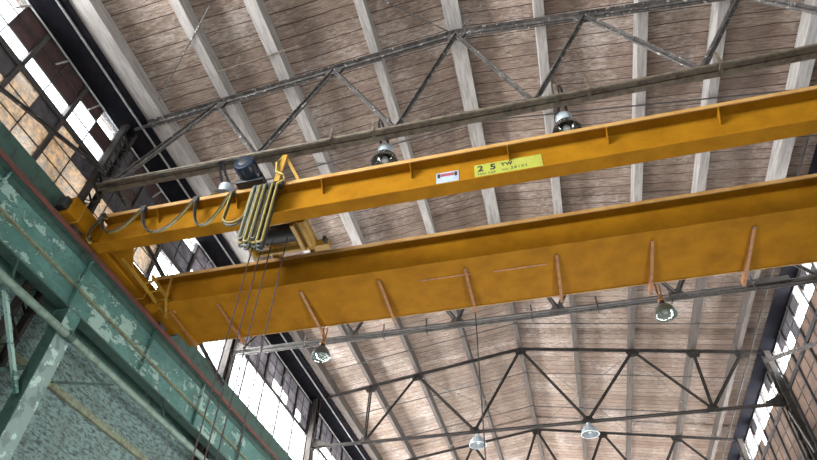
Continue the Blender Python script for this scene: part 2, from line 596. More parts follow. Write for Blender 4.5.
for i, y in enumerate(TY[:4]):
    column(XCL, y, ('dark riveted lattice column on the left window wall, carrying the %s roof truss' % ORD[i]))
for i, y in enumerate(TY[1:4]):
    column(XCR, y, ('dark riveted lattice column on the right window wall, carrying the %s roof truss' % ORD[i + 1]))


# ------------------------------------------------------------------ roof trusses
def truss(y, zc, tops, bots, web, label, cw, dw, bmat, thick):
    sm = bmat if bmat in (M['steel_dark'], M['steel_mid']) else M['steel']
    t = thing('roof_truss', label, 'roof truss', (APX, y, zc), 'steel roof trusses')
    xl, xr = XCL + .1, XCR - .1
    zt = lambda x: zb(x) - .012
    top = MB()
    for s in (-1, 1):
        for a, b in (((xl, y, zt(xl)), (APX, y, ZAP - .012)), ((APX, y, ZAP - .012), (xr, y, zt(xr)))):
            top.angle((a[0], y + s * .012, a[2]), (b[0], y + s * .012, b[2]), cw, .012, sx=-s, sy=-1)
    top.build('top_chord', sm, t)
    bot = MB()
    for s in (-1, 1):
        bot.angle((xl, y + s * .012, zc - thick / 2), (xr, y + s * .012, zc - thick / 2), thick, .014, sx=-s, sy=1)
    bot.build('bottom_chord', bmat, t)
    P = {}
    for k, x in tops.items():
        P[k] = (x, y, zt(x) - cw * .5)
    for k, x in bots.items():
        P[k] = (x, y, zc + .03)
    for a, b in web:
        d = MB()
        for s in (-1, 1):
            d.angle((P[a][0], y + s * .010, P[a][2]), (P[b][0], y + s * .010, P[b][2]), dw, .010, up=(0, s, 0), sx=1, sy=1)
        d.build('diagonal', sm, t)
    for k, x in tops.items():
        z = zt(x)
        q = MB()
        for yy in (y - .034, y + .018):
            q.prism((x, yy, z - .09), (x, yy + .016, z - .09), [(-.22, .08), (-.14, -.13), (.14, -.13), (.22, .08)])
        q.build('gusset_plate', sm, t)
    for k, x in bots.items():
        q = MB().prism((x, y - .034, zc), (x, y - .018, zc), [(-.2, -.05), (.2, -.05), (.10, .15), (-.10, .15)]).prism((x, y + .018, zc), (x, y + .034, zc), [(-.2, -.05), (.2, -.05), (.10, .15), (-.10, .15)])
        q.build('gusset_plate', sm, t)
    # rivet heads are part of the chord surface; heel plates at the columns
    for x, s in ((xl, 1), (xr, -1)):
        MB().prism((x, y - .009, zc), (x, y + .009, zc), [(-.02, -.12), (s * .45, -.05), (s * .45, .09), (-.02, .3)] if s > 0 else [(s * .45, .09), (s * .45, -.05), (.02, -.12), (.02, .3)]).build('heel_plate', sm, t)
    if y == TY[1]:
        MB().box(4.50, 5.40, y - .008, y + .008, 8.37, 8.66).build('splice_plate', sm, t)
    return t


tA = {'a': -5.75, 'b': -3.25, 'c': -.7, 'd': 1.75, 'e': 4.35}
bA = {'0': -7.35, '1': -4.42, '2': -1.85, '3': .50, '4': 3.08, '5': 5.95}
wA = [('0', 'a'), ('a', '1'), ('1', 'b'), ('b', '2'), ('2', 'c'), ('c', '3'), ('3', 'd'), ('d', '4'), ('4', 'e'), ('e', '5')]
tB = {'a': -5.8, 'b': -4.2, 'c': -.7, 'd': 2.75, 'f': 4.47, 'e': 5.78}
bB = {'1': -5.88, '2': -2.37, '3': 1.0, '4': 4.45}
wB = [('a', '1'), ('1', 'b'), ('b', '2'), ('2', 'c'), ('c', '3'), ('3', 'd'), ('d', '4'), ('f', '4'), ('4', 'e')]
truss(TY[0], 8.42, tA, bA, wA, 'nearest dark steel roof truss with thick brown bottom chord, passing above the yellow crane girders', .085, .06, M['brown_steel'], .105)
truss(TY[1], 8.50, tA, bA, wA, 'second dark steel roof truss, half hidden by the crane, bottom chord just under the walkway', .07, .06, M['steel_mid'], .075)
truss(TY[2], 8.63, tB, bB, wB, 'third dark steel roof truss with thin zigzag diagonals and two lamps under it', .065, .05, M['steel_dark'], .065)
truss(TY[3], 8.6, tA, bA, wA, 'farthest roof truss, only its dark top chord and first diagonals visible at the bottom edge', .065, .05, M['steel_dark'], .065)

# ------------------------------------------------------------------ purlins
PX = [(-7.13, .40), (-5.57, .20), (-4.28, .24), (-2.37, .18), (-.70, .32), (.95, .19), (2.80, .19), (4.15, .19), (5.70, .26)]
pn = ['eave purlin beside the left windows', 'first purlin in from the left eave purlin', 'second purlin in from the left eave purlin', 'purlin just left of the ridge beam',
      'ridge beam in the middle of the roof', 'purlin just right of the ridge beam', 'second purlin right of the ridge beam', 'third purlin right of the ridge beam',
      'eave purlin beside the right windows']
PXF = [-7.13, -5.78, -4.18, -2.39, -.70, 1.08, 2.75, 4.50, 5.72]
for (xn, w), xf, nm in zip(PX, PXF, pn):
    for y0, y1, m, ad, wk in ((YB + .01, TY[1], 'whitewash', 'whitewashed timber %s, length above the crane', w), (TY[1] + .004, YF - .01, 'shade_dark', 'shade-darkened grey timber %s, length beyond the crane', .13 if abs(xf) < 5.75 else w * .6)):
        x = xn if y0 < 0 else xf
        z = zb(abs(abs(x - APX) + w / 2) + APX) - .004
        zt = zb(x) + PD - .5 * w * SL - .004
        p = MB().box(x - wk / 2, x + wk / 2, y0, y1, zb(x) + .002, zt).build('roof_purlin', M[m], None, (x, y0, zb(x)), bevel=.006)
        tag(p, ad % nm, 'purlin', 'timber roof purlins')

# ------------------------------------------------------------------ thin rods and conduits under the roof
def rod(name, pts, r, mat, label, cat, group=None):
    o = MB().tube(pts, r, 6).build(name, mat, None, pts[0], smooth=True)
    return tag(o, label, cat, group)


def ztop(x, o=.012):
    return zb(x) - o


def gable_line(y, x0, x1):
    pts = [(x0, y, ztop(x0))]
    if x0 < APX < x1:
        pts.append((APX, y, ztop(APX)))
    pts.append((x1, y, ztop(x1)))
    return pts


rod('ceiling_conduit', gable_line(7.9, -6.9, 5.6), .016, M['dark_steel'], 'thin dark conduit crossing under the purlins above the near crane girder', 'conduit', 'thin conduits under the purlins')
rod('ceiling_conduit', gable_line(15.72, -6.9, 5.6), .016, M['dark_steel'], 'thin dark conduit crossing under the purlins above the hanging crane lamps', 'conduit', 'thin conduits under the purlins')
rod('ceiling_conduit', gable_line(18.65, -6.9, 5.6), .016, M['dark_steel'], 'thin dark conduit crossing under the purlins just behind the third truss', 'conduit', 'thin conduits under the purlins')
rod('ceiling_conduit', gable_line(21.0, -6.9, 5.6), .016, M['dark_steel'], 'thin dark conduit crossing under the purlins in front of the farthest truss', 'conduit', 'thin conduits under the purlins')
rod('ceiling_bracing_rod', [(-5.0, 3.8, ztop(-5.0)), (-6.8, 5.25, ztop(-6.8))], .014, M['steel'], 'short bracing rod slanting from the left eave purlin over the near truss end', 'rod', 'thin bracing rods in the roof')
rod('ceiling_bracing_rod', [(-5.45, 5.06, ztop(-5.45)), (-3.75, 5.03, ztop(-3.75))], .016, M['brown_steel'], 'short level rod between two left purlins above the near truss', 'rod', 'thin bracing rods in the roof')
rod('ceiling_bracing_rod', [(-2.3, 4.3, ztop(-2.3)), (-.85, 5.62, ztop(-.85))], .012, M['steel'], 'bracing rod running up left from the peak of the near truss', 'rod', 'thin bracing rods in the roof')
rod('ceiling_bracing_rod', [(-.55, 5.60, ztop(-.55)), (.4, 4.75, ztop(.4))], .012, M['steel'], 'bracing rod running up right from the peak of the near truss', 'rod', 'thin bracing rods in the roof')
for a, b, lb in (((-4.2, 17.2), (-.75, 22.75), 'bracing rod from the left joint of the third truss toward the farthest truss'),
                 ((-.65, 17.2), (2.75, 22.75), 'bracing rod from the peak of the third truss toward the farthest truss'),
                 ((2.75, 17.2), (-.65, 22.75), 'bracing rod from the right joint of the third truss back toward the ridge'),
                 ((-.7, 17.2), (-4.2, 22.75), 'bracing rod from the peak of the third truss back toward the left'),
                 ((2.8, 17.2), (5.6, 22.75), 'bracing rod from the right joint of the third truss toward the right eave')):
    rod('ceiling_bracing_rod', [(a[0], a[1], ztop(a[0], .03)), (b[0], b[1], ztop(b[0], .03))] if (a[0] - APX) * (b[0] - APX) >= 0 or abs(a[0] - APX) < .1 else
        [(a[0], a[1], ztop(a[0], .03)), (APX, a[1] + (b[1] - a[1]) * (APX - a[0]) / (b[0] - a[0]), ztop(APX, .03)), (b[0], b[1], ztop(b[0], .03))],
        .010, M['steel'], lb, 'rod', 'thin bracing rods in the roof')

# level pipe strapped under the second truss
t = thing('hanging_pipe', 'long level pipe strapped below the second truss, seen just under the crane walkway', 'pipe', (0, TY[1] - .1, 8.2))
MB().tube([(-7.4, TY[1] - .12, 8.30), (6.1, TY[1] - .12, 8.30)], .034, 10).build('pipe', M['steel_mid'], t, smooth=True)
for x in (-5.6, -3.6, -2.55, -.1, 1.35, 2.9, 4.6):
    MB().bar((x, TY[1] - .17, 8.22), (x, TY[1] - .17, 8.62), .035, .02).bar((x, TY[1] - .17, 8.24), (x, TY[1] - .06, 8.24), .035, .015).build('strap', M['steel'], t)
# brown conduit strapped to the near truss
t = thing('hanging_pipe', 'brown level pipe clipped beside the bottom chord of the nearest truss', 'pipe', (0, TY[0], 8.3))
MB().tube([(-7.4, TY[0] - .13, 8.345), (6.1, TY[0] - .13, 8.345)], .028, 10).build('pipe', M['brown_steel'], t, smooth=True)
for x in (-2.95, -2.2, .85, 1.35, 3.3):
    MB().bar((x, TY[0] - .175, 8.28), (x, TY[0] - .175, 8.6), .05, .02).bar((x, TY[0] - .17, 8.285), (x, TY[0] - .05, 8.285), .05, .02).build('strap', M['brown_steel'], t)

# ------------------------------------------------------------------ left wall: pipes, window gear, sway brace
sh = thing('window_operating_shaft', 'thin pale window operating shaft with short arms along the top of the left windows', 'window gear', (-7.825, YB, 10.13))
MB().tube([(-7.825, YB + .2, 10.13), (-7.825, YF - .2, 10.13)], .018, 8).build('shaft', M['grey_steel'], sh, smooth=True)
for y in (1.7, 2.85, 3.95, 4.95, 7.3, 8.5, 9.7, 12.4, 13.6, 14.9):
    MB().bar((-7.825, y, 10.13), (-7.868, y - .12, 9.80), .018, .03).build('arm', M['grey_steel'], sh)
pp = MB().tube([(-7.42, YB + .1, 10.285), (-7.42, YF - .1, 10.285)], .022, 10).build('eave_pipe', M['pale_pipe'], None, (-7.42, YB, 10.33), smooth=True)
tag(pp, 'pale grey pipe running along the left eave purlin above the windows', 'pipe')
pp = MB().tube([(6.02, YB + .1, 10.33), (6.02, YF - .1, 10.33)], .026, 10).build('eave_pipe', M['steel_dark'], None, (6.02, YB, 10.33), smooth=True)
tag(pp, 'grey pipe running along the right eave purlin above the windows', 'pipe')


def brace(x, a, b, label, m='steel', w=.055):
    p = (x, a[0], a[1])
    o = MB().angle(p, (x, b[0], b[1]), w, .012, up=(1, 0, 0)).angle((x - .016, a[0], a[1]), (x - .016, b[0], b[1]), w, .012, up=(1, 0, 0), sx=-1).build('sway_brace', M[m], None, p)
    tag(o, label, 'brace', 'sway braces on the side walls')


brace(-7.57, (1.0, 7.35), (5.60, 8.72), 'dark steel sway brace slanting down across the amber windows left of the nearest truss')
brace(-7.57, (11.3, 7.45), (5.85, 8.72), 'dark steel sway brace slanting across the windows between crane girders and second truss')
brace(6.26, (16.6, 7.0), (17.0, 8.3), 'short dark knee brace on the right wall under the third truss')
# light drop rods at the right wall (pale)
brace(6.22, (12.3, 7.6), (17.0, 9.9), 'dark sway brace crossing the right windows between second and third truss')

# ------------------------------------------------------------------ runway girders
def runway(side, xw, sg, ys):
    lab = {'left': 'peeling green riveted runway girder with red-brown crane rail along the left wall',
           'right': 'green riveted runway girder with crane rail along the right wall'}[side]
    t = thing('runway_girder', lab, 'crane runway', (xw, YB, 5.9))
    X = lambda a: xw + sg * a            # a>0 towards the bay

    def bx(a0, a1, y0, y1, z0, z1, mb=None):
        return (mb or MB()).box(min(X(a0), X(a1)), max(X(a0), X(a1)), y0, y1, z0, z1)
    y0, y1 = YB + .3, (YF - .3 if side == 'left' else 13.4)
    bx(-.008, .008, y0, y1, 5.93, 6.93).build('web', M['green'], t)
    bx(-.12, .12, y0, y1, 6.93, 6.96).build('top_flange', M['green_dark'], t)
    mb = bx(-.12, .09, y0, y1, 5.90, 5.93)
    mb.build('bottom_flange', M['green_dark'], t)
    mb = bx(.008, .075, y0, y1, 6.30, 6.315)
    bx(.008, .022, y0, y1, 6.315, 6.385, mb)
    mb.build('web_angle', M['olive'], t)
    mb = bx(.008, .10, y0, y1, 6.915, 6.93)
    bx(.008, .022, y0, y1, 6.80, 6.93, mb)
    mb.build('flange_angle', M['green_dark'], t)
    mb = bx(.008, .022, y0, y1, 5.93, 6.05)
    mb.build('flange_angle', M['green'], t)
    for y in ys:
        mb = MB()
        bx(.008, .085, y - .006, y + .006, 5.94, 6.92, mb)
        bx(.008, .018, y - .006, y + .085, 5.94, 6.92, mb)
        mb.build('stiffener', M['green'], t)
    # rail
    mb = MB()
    L = [(-.055, 0), (.055, 0), (.055, .012), (.012, .025), (.012, .055), (.03, .062), (.03, .095), (-.03, .095), (-.03, .062), (-.012, .055), (-.012, .025), (-.055, .012)]
    mb.prism((X(.06), y0, 6.96), (X(.06), y1, 6.96), L)
    mb.build('crane_rail', M['rail'], t)
    bx(.12, .15, y0, y1, 6.915, 6.965, bx(.095, .15, y0, y1, 6.97, 7.0)).build('conductor_bar', M['rail'], t)
    # flat lateral plate back to the columns, and a slim parapet angle on it
    bx(-.132, -.12, y0, y1, 6.90, 7.62 if side == 'left' else 7.0).build('lateral_plate', M['green_dark'], t)
    # brackets under the girder at the columns
    return t


runway('left', -7.47, 1, [-1.9, .17, 2.1, 4.13, 6.2, 8.3, 10.37, 12.45, 14.5, 16.6, 18.7, 20.8])
runway('right', 6.17, -1, [6.2, 8.3, 10.37])

# ------------------------------------------------------------------ lower left: column, pipe, struts
st = thing('runway_column', 'pale flaking grey-green column under the left runway girder', 'column', (-7.4, 6.35, FL))
st['kind'] = 'thing'
MB().box(-7.375, -7.355, 6.19, 6.50, FL, 5.42).build('face_plate', M['flaking'], st)
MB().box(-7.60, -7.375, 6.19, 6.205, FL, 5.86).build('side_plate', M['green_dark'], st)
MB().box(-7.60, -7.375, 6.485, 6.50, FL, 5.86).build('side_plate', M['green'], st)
MB().prism((-7.51, 6.2, 5.64), (-7.51, 6.49, 5.64), [(-.14, .26), (.14, .26), (.14, -.1), (.02, -.22), (-.14, -.22)]).build('cap_bracket', M['green'], st)
MB().box(-7.60, -7.355, 6.1, 6.6, FL, FL + .04).build('base_plate', M['steel'], st)

pi = thing('wall_pipe', 'pale green pipe running below the left runway girder', 'pipe', (-7.27, 3.0, 5.4))
MB().tube([(-7.27, -2, 5.40), (-7.27, 6.30, 5.43)], .062, 14).tube([(-7.27, 6.42, 5.43), (-7.27, YF - 4, 5.43)], .058, 14).build('pipe', M['green_tube'], pi, smooth=True)
MB().tube([(-7.27, 6.30, 5.43), (-7.27, 6.44, 5.43)], .075, 14).build('coupling', M['green_dark'], pi, smooth=True)
for y in (3.0, 5.0, 9.2, 13.0):
    MB().bar((-7.27, y, 5.49), (-7.4, y, 5.9), .03, .03).build('hanger', M['green_dark'], pi)


def lowbar(name, a, b, w, m, label, cat):
    o = MB().bar(a, b, w, w * .9).build(name, M[m], None, a)
    tag(o, label, cat)


lowbar('strut', (-7.45, 5.12, 5.42), (-7.45, 6.14, 4.32), .06, 'green', 'slim green strut slanting down beside the flaking column', 'strut')
lowbar('strut', (-7.55, 6.12, 4.75), (-7.55, 4.3, 3.4), .08, 'green_dark', 'dark strut crossing low behind the slim green strut', 'strut')
lowbar('bracket_rod', (-7.345, 6.53, 4.72), (-7.335, 7.72, 5.36), .042, 'green_dark', 'thin dark bracket rod between the flaking column and the green pipe', 'rod')
o = MB().tube([(-7.83, -2, 4.70), (-7.83, 6.1, 4.74)], .045, 10).build('rusty_pipe', M['rail'], None, (-7.83, -2, 4.70), smooth=True)
tag(o, 'rusty red pipe on the brick wall left of the flaking column', 'pipe')
o = MB().box(-7.878, -7.70, 4.95, 5.42, 4.1, 4.5).build('junction_box', M['green_dark'], None, (-7.7, 5.5, 4.1), bevel=.01)
tag(o, 'dark green junction box on the brick wall behind the slim strut', 'box')

# ------------------------------------------------------------------ overhead crane
cr = thing('overhead_crane', 'yellow double-girder overhead crane bridge spanning the hall', 'crane', (APX, 7.0, 7.05))
XL, XR = -7.27, 5.97
XS = [-6.15, -4.65, -3.11, -1.60, -.04, 1.46, 3.05, 4.6]


def girder(yn, label, bd, tn, stiff):
    """yn: near edge of the bottom flange"""
    yw = yn + .13
    g = MB().box(XL, XR, yw - .008, yw + .008, 7.02, 7.60).build('bridge_girder', M['yellow'], cr)
    g['label'] = label
    MB().box(XL, XR, yn, yn + bd, 7.0, 7.02).build('bottom_flange', M['yellow'], g)
    # cap channel, legs down
    mb = MB().box(XL, XR, yn + tn, yn + .32, 7.60, 7.625)
    mb.build('top_flange', M['yellow'], g)
    mb = MB().box(XL - .05, XR, yn + tn - .022, yn + tn, 7.595, 7.675)
    mb.build('flange_lip', M['yellow_pale'], g)
    MB().box(XL + .1, XR - .1, yn + .17, yn + .23, 7.625, 7.685).build('trolley_rail', M['brown_steel'], g)
    for x in stiff:
        MB().prism((x - .006, yw, 7.6), (x + .006, yw, 7.6), [(0, 0), (.17, 0), (.15, -.05), (0, -.21)] if False else [(0.008, 0), (0.008, -.2), (.04, -.2), (.19, -.04), (.19, 0)]).build('stiffener', M['yellow'], g)
    return g


girder(5.87, 'near yellow crane girder carrying the signs and festoon cable', .25, -.04, XS)
g2 = girder(7.61, 'far yellow crane girder with the wide walkway', .24, -.03, [])
wk = MB().box(-6.9, XR, 7.86, 8.98, 7.012, 7.022)
wk = wk.build('walkway', M['yellow'], cr)
MB().box(-6.9, XR, 8.975, 8.99, 7.0, 7.09).build('edge_strip', M['yellow_pale'], wk)
for x, ye in zip([-7.0 + .12, -5.87, -4.18, -2.68, -1.115, .47, 2.035, 3.60, 5.15], [9.02, 9.1, 9.22, 9.0, 9.0, 9.05, 9.16, 9.25, 9.1]):
    b = MB()
    b.poly([(x - .006, 7.84, 7.012), (x + .006, 7.84, 7.012), (x + .006, ye, 7.012), (x - .006, ye, 7.012),
            (x - .006, 7.84, 6.99), (x + .006, 7.84, 6.99), (x + .006, ye, 6.90), (x - .006, ye, 6.90)],
           [(0, 1, 2, 3), (4, 7, 6, 5), (0, 4, 5, 1), (1, 5, 6, 2), (2, 6, 7, 3), (3, 7, 4, 0)])
    b.poly([(x - .006, 7.84, 6.992), (x + .045, 7.84, 6.992), (x + .045, ye, 6.90), (x - .006, ye, 6.90),
            (x - .006, 7.84, 6.982), (x + .045, 7.84, 6.982), (x + .045, ye, 6.888), (x - .006, ye, 6.888)],
           [(0, 1, 2, 3), (4, 7, 6, 5), (0, 4, 5, 1), (1, 5, 6, 2), (2, 6, 7, 3), (3, 7, 4, 0)])
    b.build('bracket', M['orange_brk'], wk)
# welded seam strips on the walkway underside
MB().box(-1.95, -1.0, 8.02, 8.05, 7.006, 7.012).box(-.62, .3, 8.05, 8.08, 7.006, 7.012).build('weld_patch', M['orange_brk'], wk)


def end_truck(xc, side, sgn):
    e = MB().box(xc - .14, xc + .14, 5.20, 8.75, 7.12, 7.50).build('end_truck', M['yellow'], cr, bevel=.01)
    for y in (5.6, 8.4):
        MB().lathe([(.02, -.05), (.15, -.05), (.15, -.035), (.125, -.03), (.125, .03), (.15, .035), (.15, .05), (.02, .05)], (xc, y, 7.182), 'x', 20).build('wheel', M['dark_steel'], e, smooth=True)
    for y, s in ((5.20, -1), (8.75, 1)):
        MB().box(xc - .09, xc + .09, min(y, y + s * .12), max(y, y + s * .12), 7.18, 7.42).build('bumper', M['black'], e, bevel=.02)
    for y in (5.42, 6.16, 7.5):
        MB().box(xc - .152, xc + .152, y, y + .02, 7.10, 7.52).build('band_plate', M['hoist_yellow'], e)
    return e


et = end_truck(-7.41, 'left', 1)
end_truck(6.11, 'right', -1)
# diagonal gusset and access ladder between truck and far girder
MB().poly([(-7.14, 6.13, 7.1), (-6.62, 6.13, 7.1), (-7.14, 6.9, 7.1), (-7.14, 6.13, 7.14), (-6.62, 6.13, 7.14), (-7.14, 6.9, 7.14)],
          [(0, 2, 1), (3, 4, 5), (0, 1, 4, 3), (1, 2, 5, 4), (2, 0, 3, 5)]).build('gusset_plate', M['yellow'], cr)
ld = MB().bar((-7.02, 6.4, 7.12), (-7.02, 8.05, 7.0), .05, .05).bar((-6.80, 7.0, 7.16), (-6.80, 7.95, 7.02), .04, .05)
for k in range(4):
    y = 7.1 + k * .24
    ld.bar((-7.02, y, 7.09 - (y - 7) * .07), (-6.80, y, 7.12 - (y - 7) * .1), .025, .025)
ld.build('ladder', M['hoist_yellow'], cr)
MB().bar((-6.75, 7.5, 6.98), (-6.80, 7.5, 7.6), .04, .04).bar((-6.75, 7.52, 6.98), (-7.0, 7.95, 6.96), .04, .04).build('hand_rail', M['hoist_yellow'], cr)
MB().box(-7.08, -6.86, 7.86, 9.02, 6.98, 7.09).build('end_beam', M['yellow'], cr, bevel=.008)

# signs on the near girder web (web face at y = 5.992)
YS = 5.985


def text(name, s, x, z, size, mat, parent, bold=.0, space=1.0):
    cu = bpy.data.curves.new(name, 'FONT')
    cu.body = s
    cu.size = size
    cu.extrude = .0008
    cu.offset = bold
    cu.space_character = space
    tmp = bpy.data.objects.new(name, cu)
    COL.objects.link(tmp)
    bpy.context.view_layer.update()
    me = bpy.data.meshes.new_from_object(tmp.evaluated_get(bpy.context.evaluated_depsgraph_get()))
    me.name = name
    bpy.data.objects.remove(tmp)
    o = bpy.data.objects.new(name, me)
    COL.objects.link(o)
    me.materials.clear()
    me.materials.append(mat)
    root = parent
    while root.parent:
        root = root.parent
    o.parent = parent
    o.rotation_euler = (math.radians(90), 0, 0)
    o.location = Vector((x, YS - .0045, z + ZO)) - root.location
    return o


k = 5.99 / 5.87                         # sight-line scale from the flange edge back to the web
sx0, sx1, sz0, sz1 = -.595, .45, 7.15, 7.44
sg = MB().box(sx0, sx1, YS - .003, YS + .001, sz0, sz1).build('capacity_sign', M['sign_yellow'], cr)
sg['label'] = 'yellow capacity plate reading 2 5 on the near girder'
text('lettering', '2  5', sx0 + .05, sz0 + .125, .185, M['ink'], sg, .006, 1.0)
text('lettering', 'TON CAP', sx0 + .04, sz0 + .035, .062, M['ink'], sg, .001, 1.1)
text('lettering', 'TW', sx0 + .42, sz0 + .165, .10, M['ink'], sg, .004, 1.2)
text('lettering', 'NO.', sx0 + .42, sz0 + .055, .06, M['ink'], sg, .0, 1.1)
text('lettering', '28103', sx0 + .56, sz0 + .06, .08, M['ink'], sg, .001, 1.35)
fm = MB()
for zz in (.20, .165, .235):
    fm.box(sx0 + .58, sx1 - .12, YS - .0045, YS - .003, sz0 + zz, sz0 + zz + .012)
fm.build('faint_print', M['ink_faint'], sg)

nx0, nx1, nz0, nz1 = -1.205, -.845, 7.13, 7.40
ns = MB().box(nx0, nx1, YS - .003, YS + .001, nz0, nz1).build('notice_sign', M['sign_white'], cr)
ns['label'] = 'small white notice with red heading on the near girder'
MB().box(nx0 + .07, nx1 - .07, YS - .0045, YS - .003, nz1 - .10, nz1 - .03).build('red_heading', M['sign_red'], ns)
MB().box(nx0 + .02, nx0 + .065, YS - .0045, YS - .003, nz1 - .12, nz1 - .02).box(nx1 - .065, nx1 - .02, YS - .0045, YS - .003, nz1 - .12, nz1 - .02).build('corner_symbol', M['ink'], ns)
mb = MB()
for q in range(3):
    mb.box(nx0 + .05, nx1 - .05 - .03 * q, YS - .0045, YS - .003, nz0 + .04 + q * .035, nz0 + .05 + q * .035)
mb.build('small_print', M['ink_blue'], ns)

# ------------------------------------------------------------------ hoist trolley
ho = thing('hoist_trolley', 'hoist trolley with navy motor, black rope drum and steel ropes on the crane girders', 'hoist', (-4.2, 6.75, 7.69))
# frame rides on the two trolley rails
fr = MB().box(-4.76, -4.64, 5.98, 7.88, 7.74, 7.9).box(-4.0, -3.88, 5.98, 7.88, 7.74, 7.9).box(-4.7, -3.88, 6.3, 6.42, 7.76, 7.9).box(-4.7, -3.88, 7.35, 7.47, 7.76, 7.9)
fr.build('trolley_frame', M['hoist_yellow'], ho, bevel=.008)
for x in (-4.58, -4.08):
    for y in (6.07, 7.81):
        MB().lathe([(.02, -.03), (.09, -.03), (.075, -.02), (.075, .02), (.09, .03), (.02, .03)], (x, y, 7.762), 'y', 18).build('wheel', M['dark_steel'], ho, smooth=True)
mt = MB().lathe([(.0, 5.40), (.12, 5.40), (.17, 5.412), (.19, 5.46), (.19, 5.70), (.175, 5.715), (.175, 6.12), (.19, 6.13), (.19, 6.2), (.0, 6.2)], (-4.40, 0, 7.90), 'y', 32)
mt = mt.build('motor', M['navy'], ho, smooth=True)
fins = MB()
for q in range(14):
    a = math.pi * (q / 13 * 1.5 + .75)
    fins.box(-4.40 + .185 * math.cos(a) - .006, -4.40 + .185 * math.cos(a) + .006, 5.74, 6.1, 7.90 + .185 * math.sin(a) - .012, 7.90 + .185 * math.sin(a) + .012)
fins.build('cooling_fin', M['navy'], mt)
MB().lathe([(.0, 5.392), (.07, 5.392), (.09, 5.400), (.0, 5.402)], (-4.40, 0, 7.90), 'y', 24).build('fan_cover', M['black'], mt, smooth=True)
MB().box(-4.62, -4.12, 5.66, 6.3, 7.68, 7.74).build('motor_foot', M['black'], ho, bevel=.01)
dr = MB().lathe([(.0, -4.75), (.24, -4.75), (.24, -4.72), (.19, -4.70), (.19, -3.96), (.24, -3.94), (.24, -3.91), (.0, -3.91)], (0, 6.82, 7.55), 'x', 28)
dr.build('rope_drum', M['black'], ho, smooth=True)
MB().box(-4.85, -4.78, 6.5, 7.15, 7.3, 7.85).box(-3.90, -3.82, 6.48, 7.12, 7.30, 7.85).box(-4.85, -3.82, 6.46, 6.50, 7.40, 7.5).box(-4.85, -3.5, 7.09, 7.15, 7.34, 7.44).build('drum_frame', M['hoist_yellow'], ho, bevel=.01)
MB().lathe([(.0, 6.42), (.095, 6.42), (.105, 6.44), (.105, 7.04), (.12, 7.05), (.12, 7.08), (.0, 7.08)], (-3.68, 0, 7.38), 'y', 22).build('gearbox', M['hoist_yellow'], ho, smooth=True)
MB().prism((-3.66, 7.08, 7.36), (-3.38, 7.08, 7.36), [(-.08, -.08), (.06, -.08), (.06, .06), (-.08, .06)]).build('mounting_plate', M['hoist_yellow'], ho)
MB().lathe([(.0, 6.94), (.035, 6.94), (.035, 7.02), (.0, 7.02)], (-3.43, 0, 7.385), 'y', 12).lathe([(.0, 6.94), (.03, 6.94), (.03, 7.02), (.0, 7.02)], (-3.43, 0, 7.325), 'y', 12).build('bolt', M['black'], ho, smooth=True)
for x, y in ((-4.66, 6.72), (-4.50, 6.75), (-4.37, 6.82), (-4.07, 6.80)):
    MB().tube([(x, y, 7.42), (x + .005, y, 3.0)], .0105, 6).build('wire_rope', M['rope'], ho, smooth=True)
hb = MB().lathe([(.0, -.11), (.22, -.11), (.24, -.08), (.24, .08), (.22, .11), (.0, .11)], (-4.36, 6.77, 2.85), 'y', 28).build('hook_block', M['hoist_yellow'], ho, smooth=True)
hk = [(-4.36, 6.77, 2.62)] + [(-4.36 + .13 * math.sin(a), 6.77, 2.36 + .13 * math.cos(a)) for a in [math.radians(d) for d in range(0, 271, 18)]]
MB().tube(hk, .032, 10).build('hook', M['dark_steel'], hb, smooth=True)
# towing frame (inverted V) that pulls the festoon
MB().bar((-3.80, 5.66, 8.22), (-3.86, 5.70, 7.58), .10, .03, up=(0, 1, 0)).bar((-3.80, 5.68, 8.22), (-3.54, 5.84, 7.70), .05, .03, up=(0, 1, 0)).build('towing_frame', M['hoist_yellow'], ho)
MB().tube([(-3.84, 5.66, 8.17), (-3.90, 5.62, 8.0), (-3.86, 5.62, 7.75), (-3.72, 5.64, 7.66), (-3.70, 5.66, 7.55), (-3.82, 5.68, 7.5)], .02, 8).build('tow_cable', M['cable_yellow'], ho, smooth=True)

# ------------------------------------------------------------------ festoon
FX = [-7.18, -6.37, -5.36, -4.68]
FB = [-4.25, -4.14, -4.03, -3.92, -3.80]
FY = 5.765


def fest_trolley(x, label):
    t = thing('festoon_trolley', label, 'cable trolley', (x, FY, 7.54), 'festoon cable trolleys on the near girder')
    MB().box(x - .045, x + .045, FY - .012, FY + .03, 7.53, 7.60).build('carriage', M['black'], t, bevel=.008)
    MB().lathe([(.0, -.02), (.028, -.02), (.028, .02), (.0, .02)], (x - .025, FY - .02, 7.595), 'y', 12).lathe([(.0, -.02), (.028, -.02), (.028, .02), (.0, .02)], (x + .025, FY - .02, 7.595), 'y', 12).build('roller', M['dark_steel'], t, smooth=True)
    MB().lathe([(.0, -.035), (.05, -.035), (.05, .035), (.0, .035)], (x, FY - .01, 7.515), 'y', 16).build('cable_saddle', M['black'], t, smooth=True)
    return t


base_ft = fest_trolley(FX[0], 'black festoon trolley at the left end of the near girder, by the end truck')
for x, lb in list(zip(FX[1:], ['second black festoon trolley from the end truck, under the girder lip', 'third black festoon trolley from the end truck, between two cable loops', 'fourth black festoon trolley from the end truck, just left of the hanging cable bundle'])) + \
        list(zip(FB, ['black festoon trolley at the left edge of the bunched cables', 'second black festoon trolley of the bunched cables', 'middle black festoon trolley of the bunched cables', 'fourth black festoon trolley of the bunched cables', 'black festoon trolley next to the yellow towing frame'])):
    copy_thing(base_ft, (x - FX[0], 0, 0), lb)


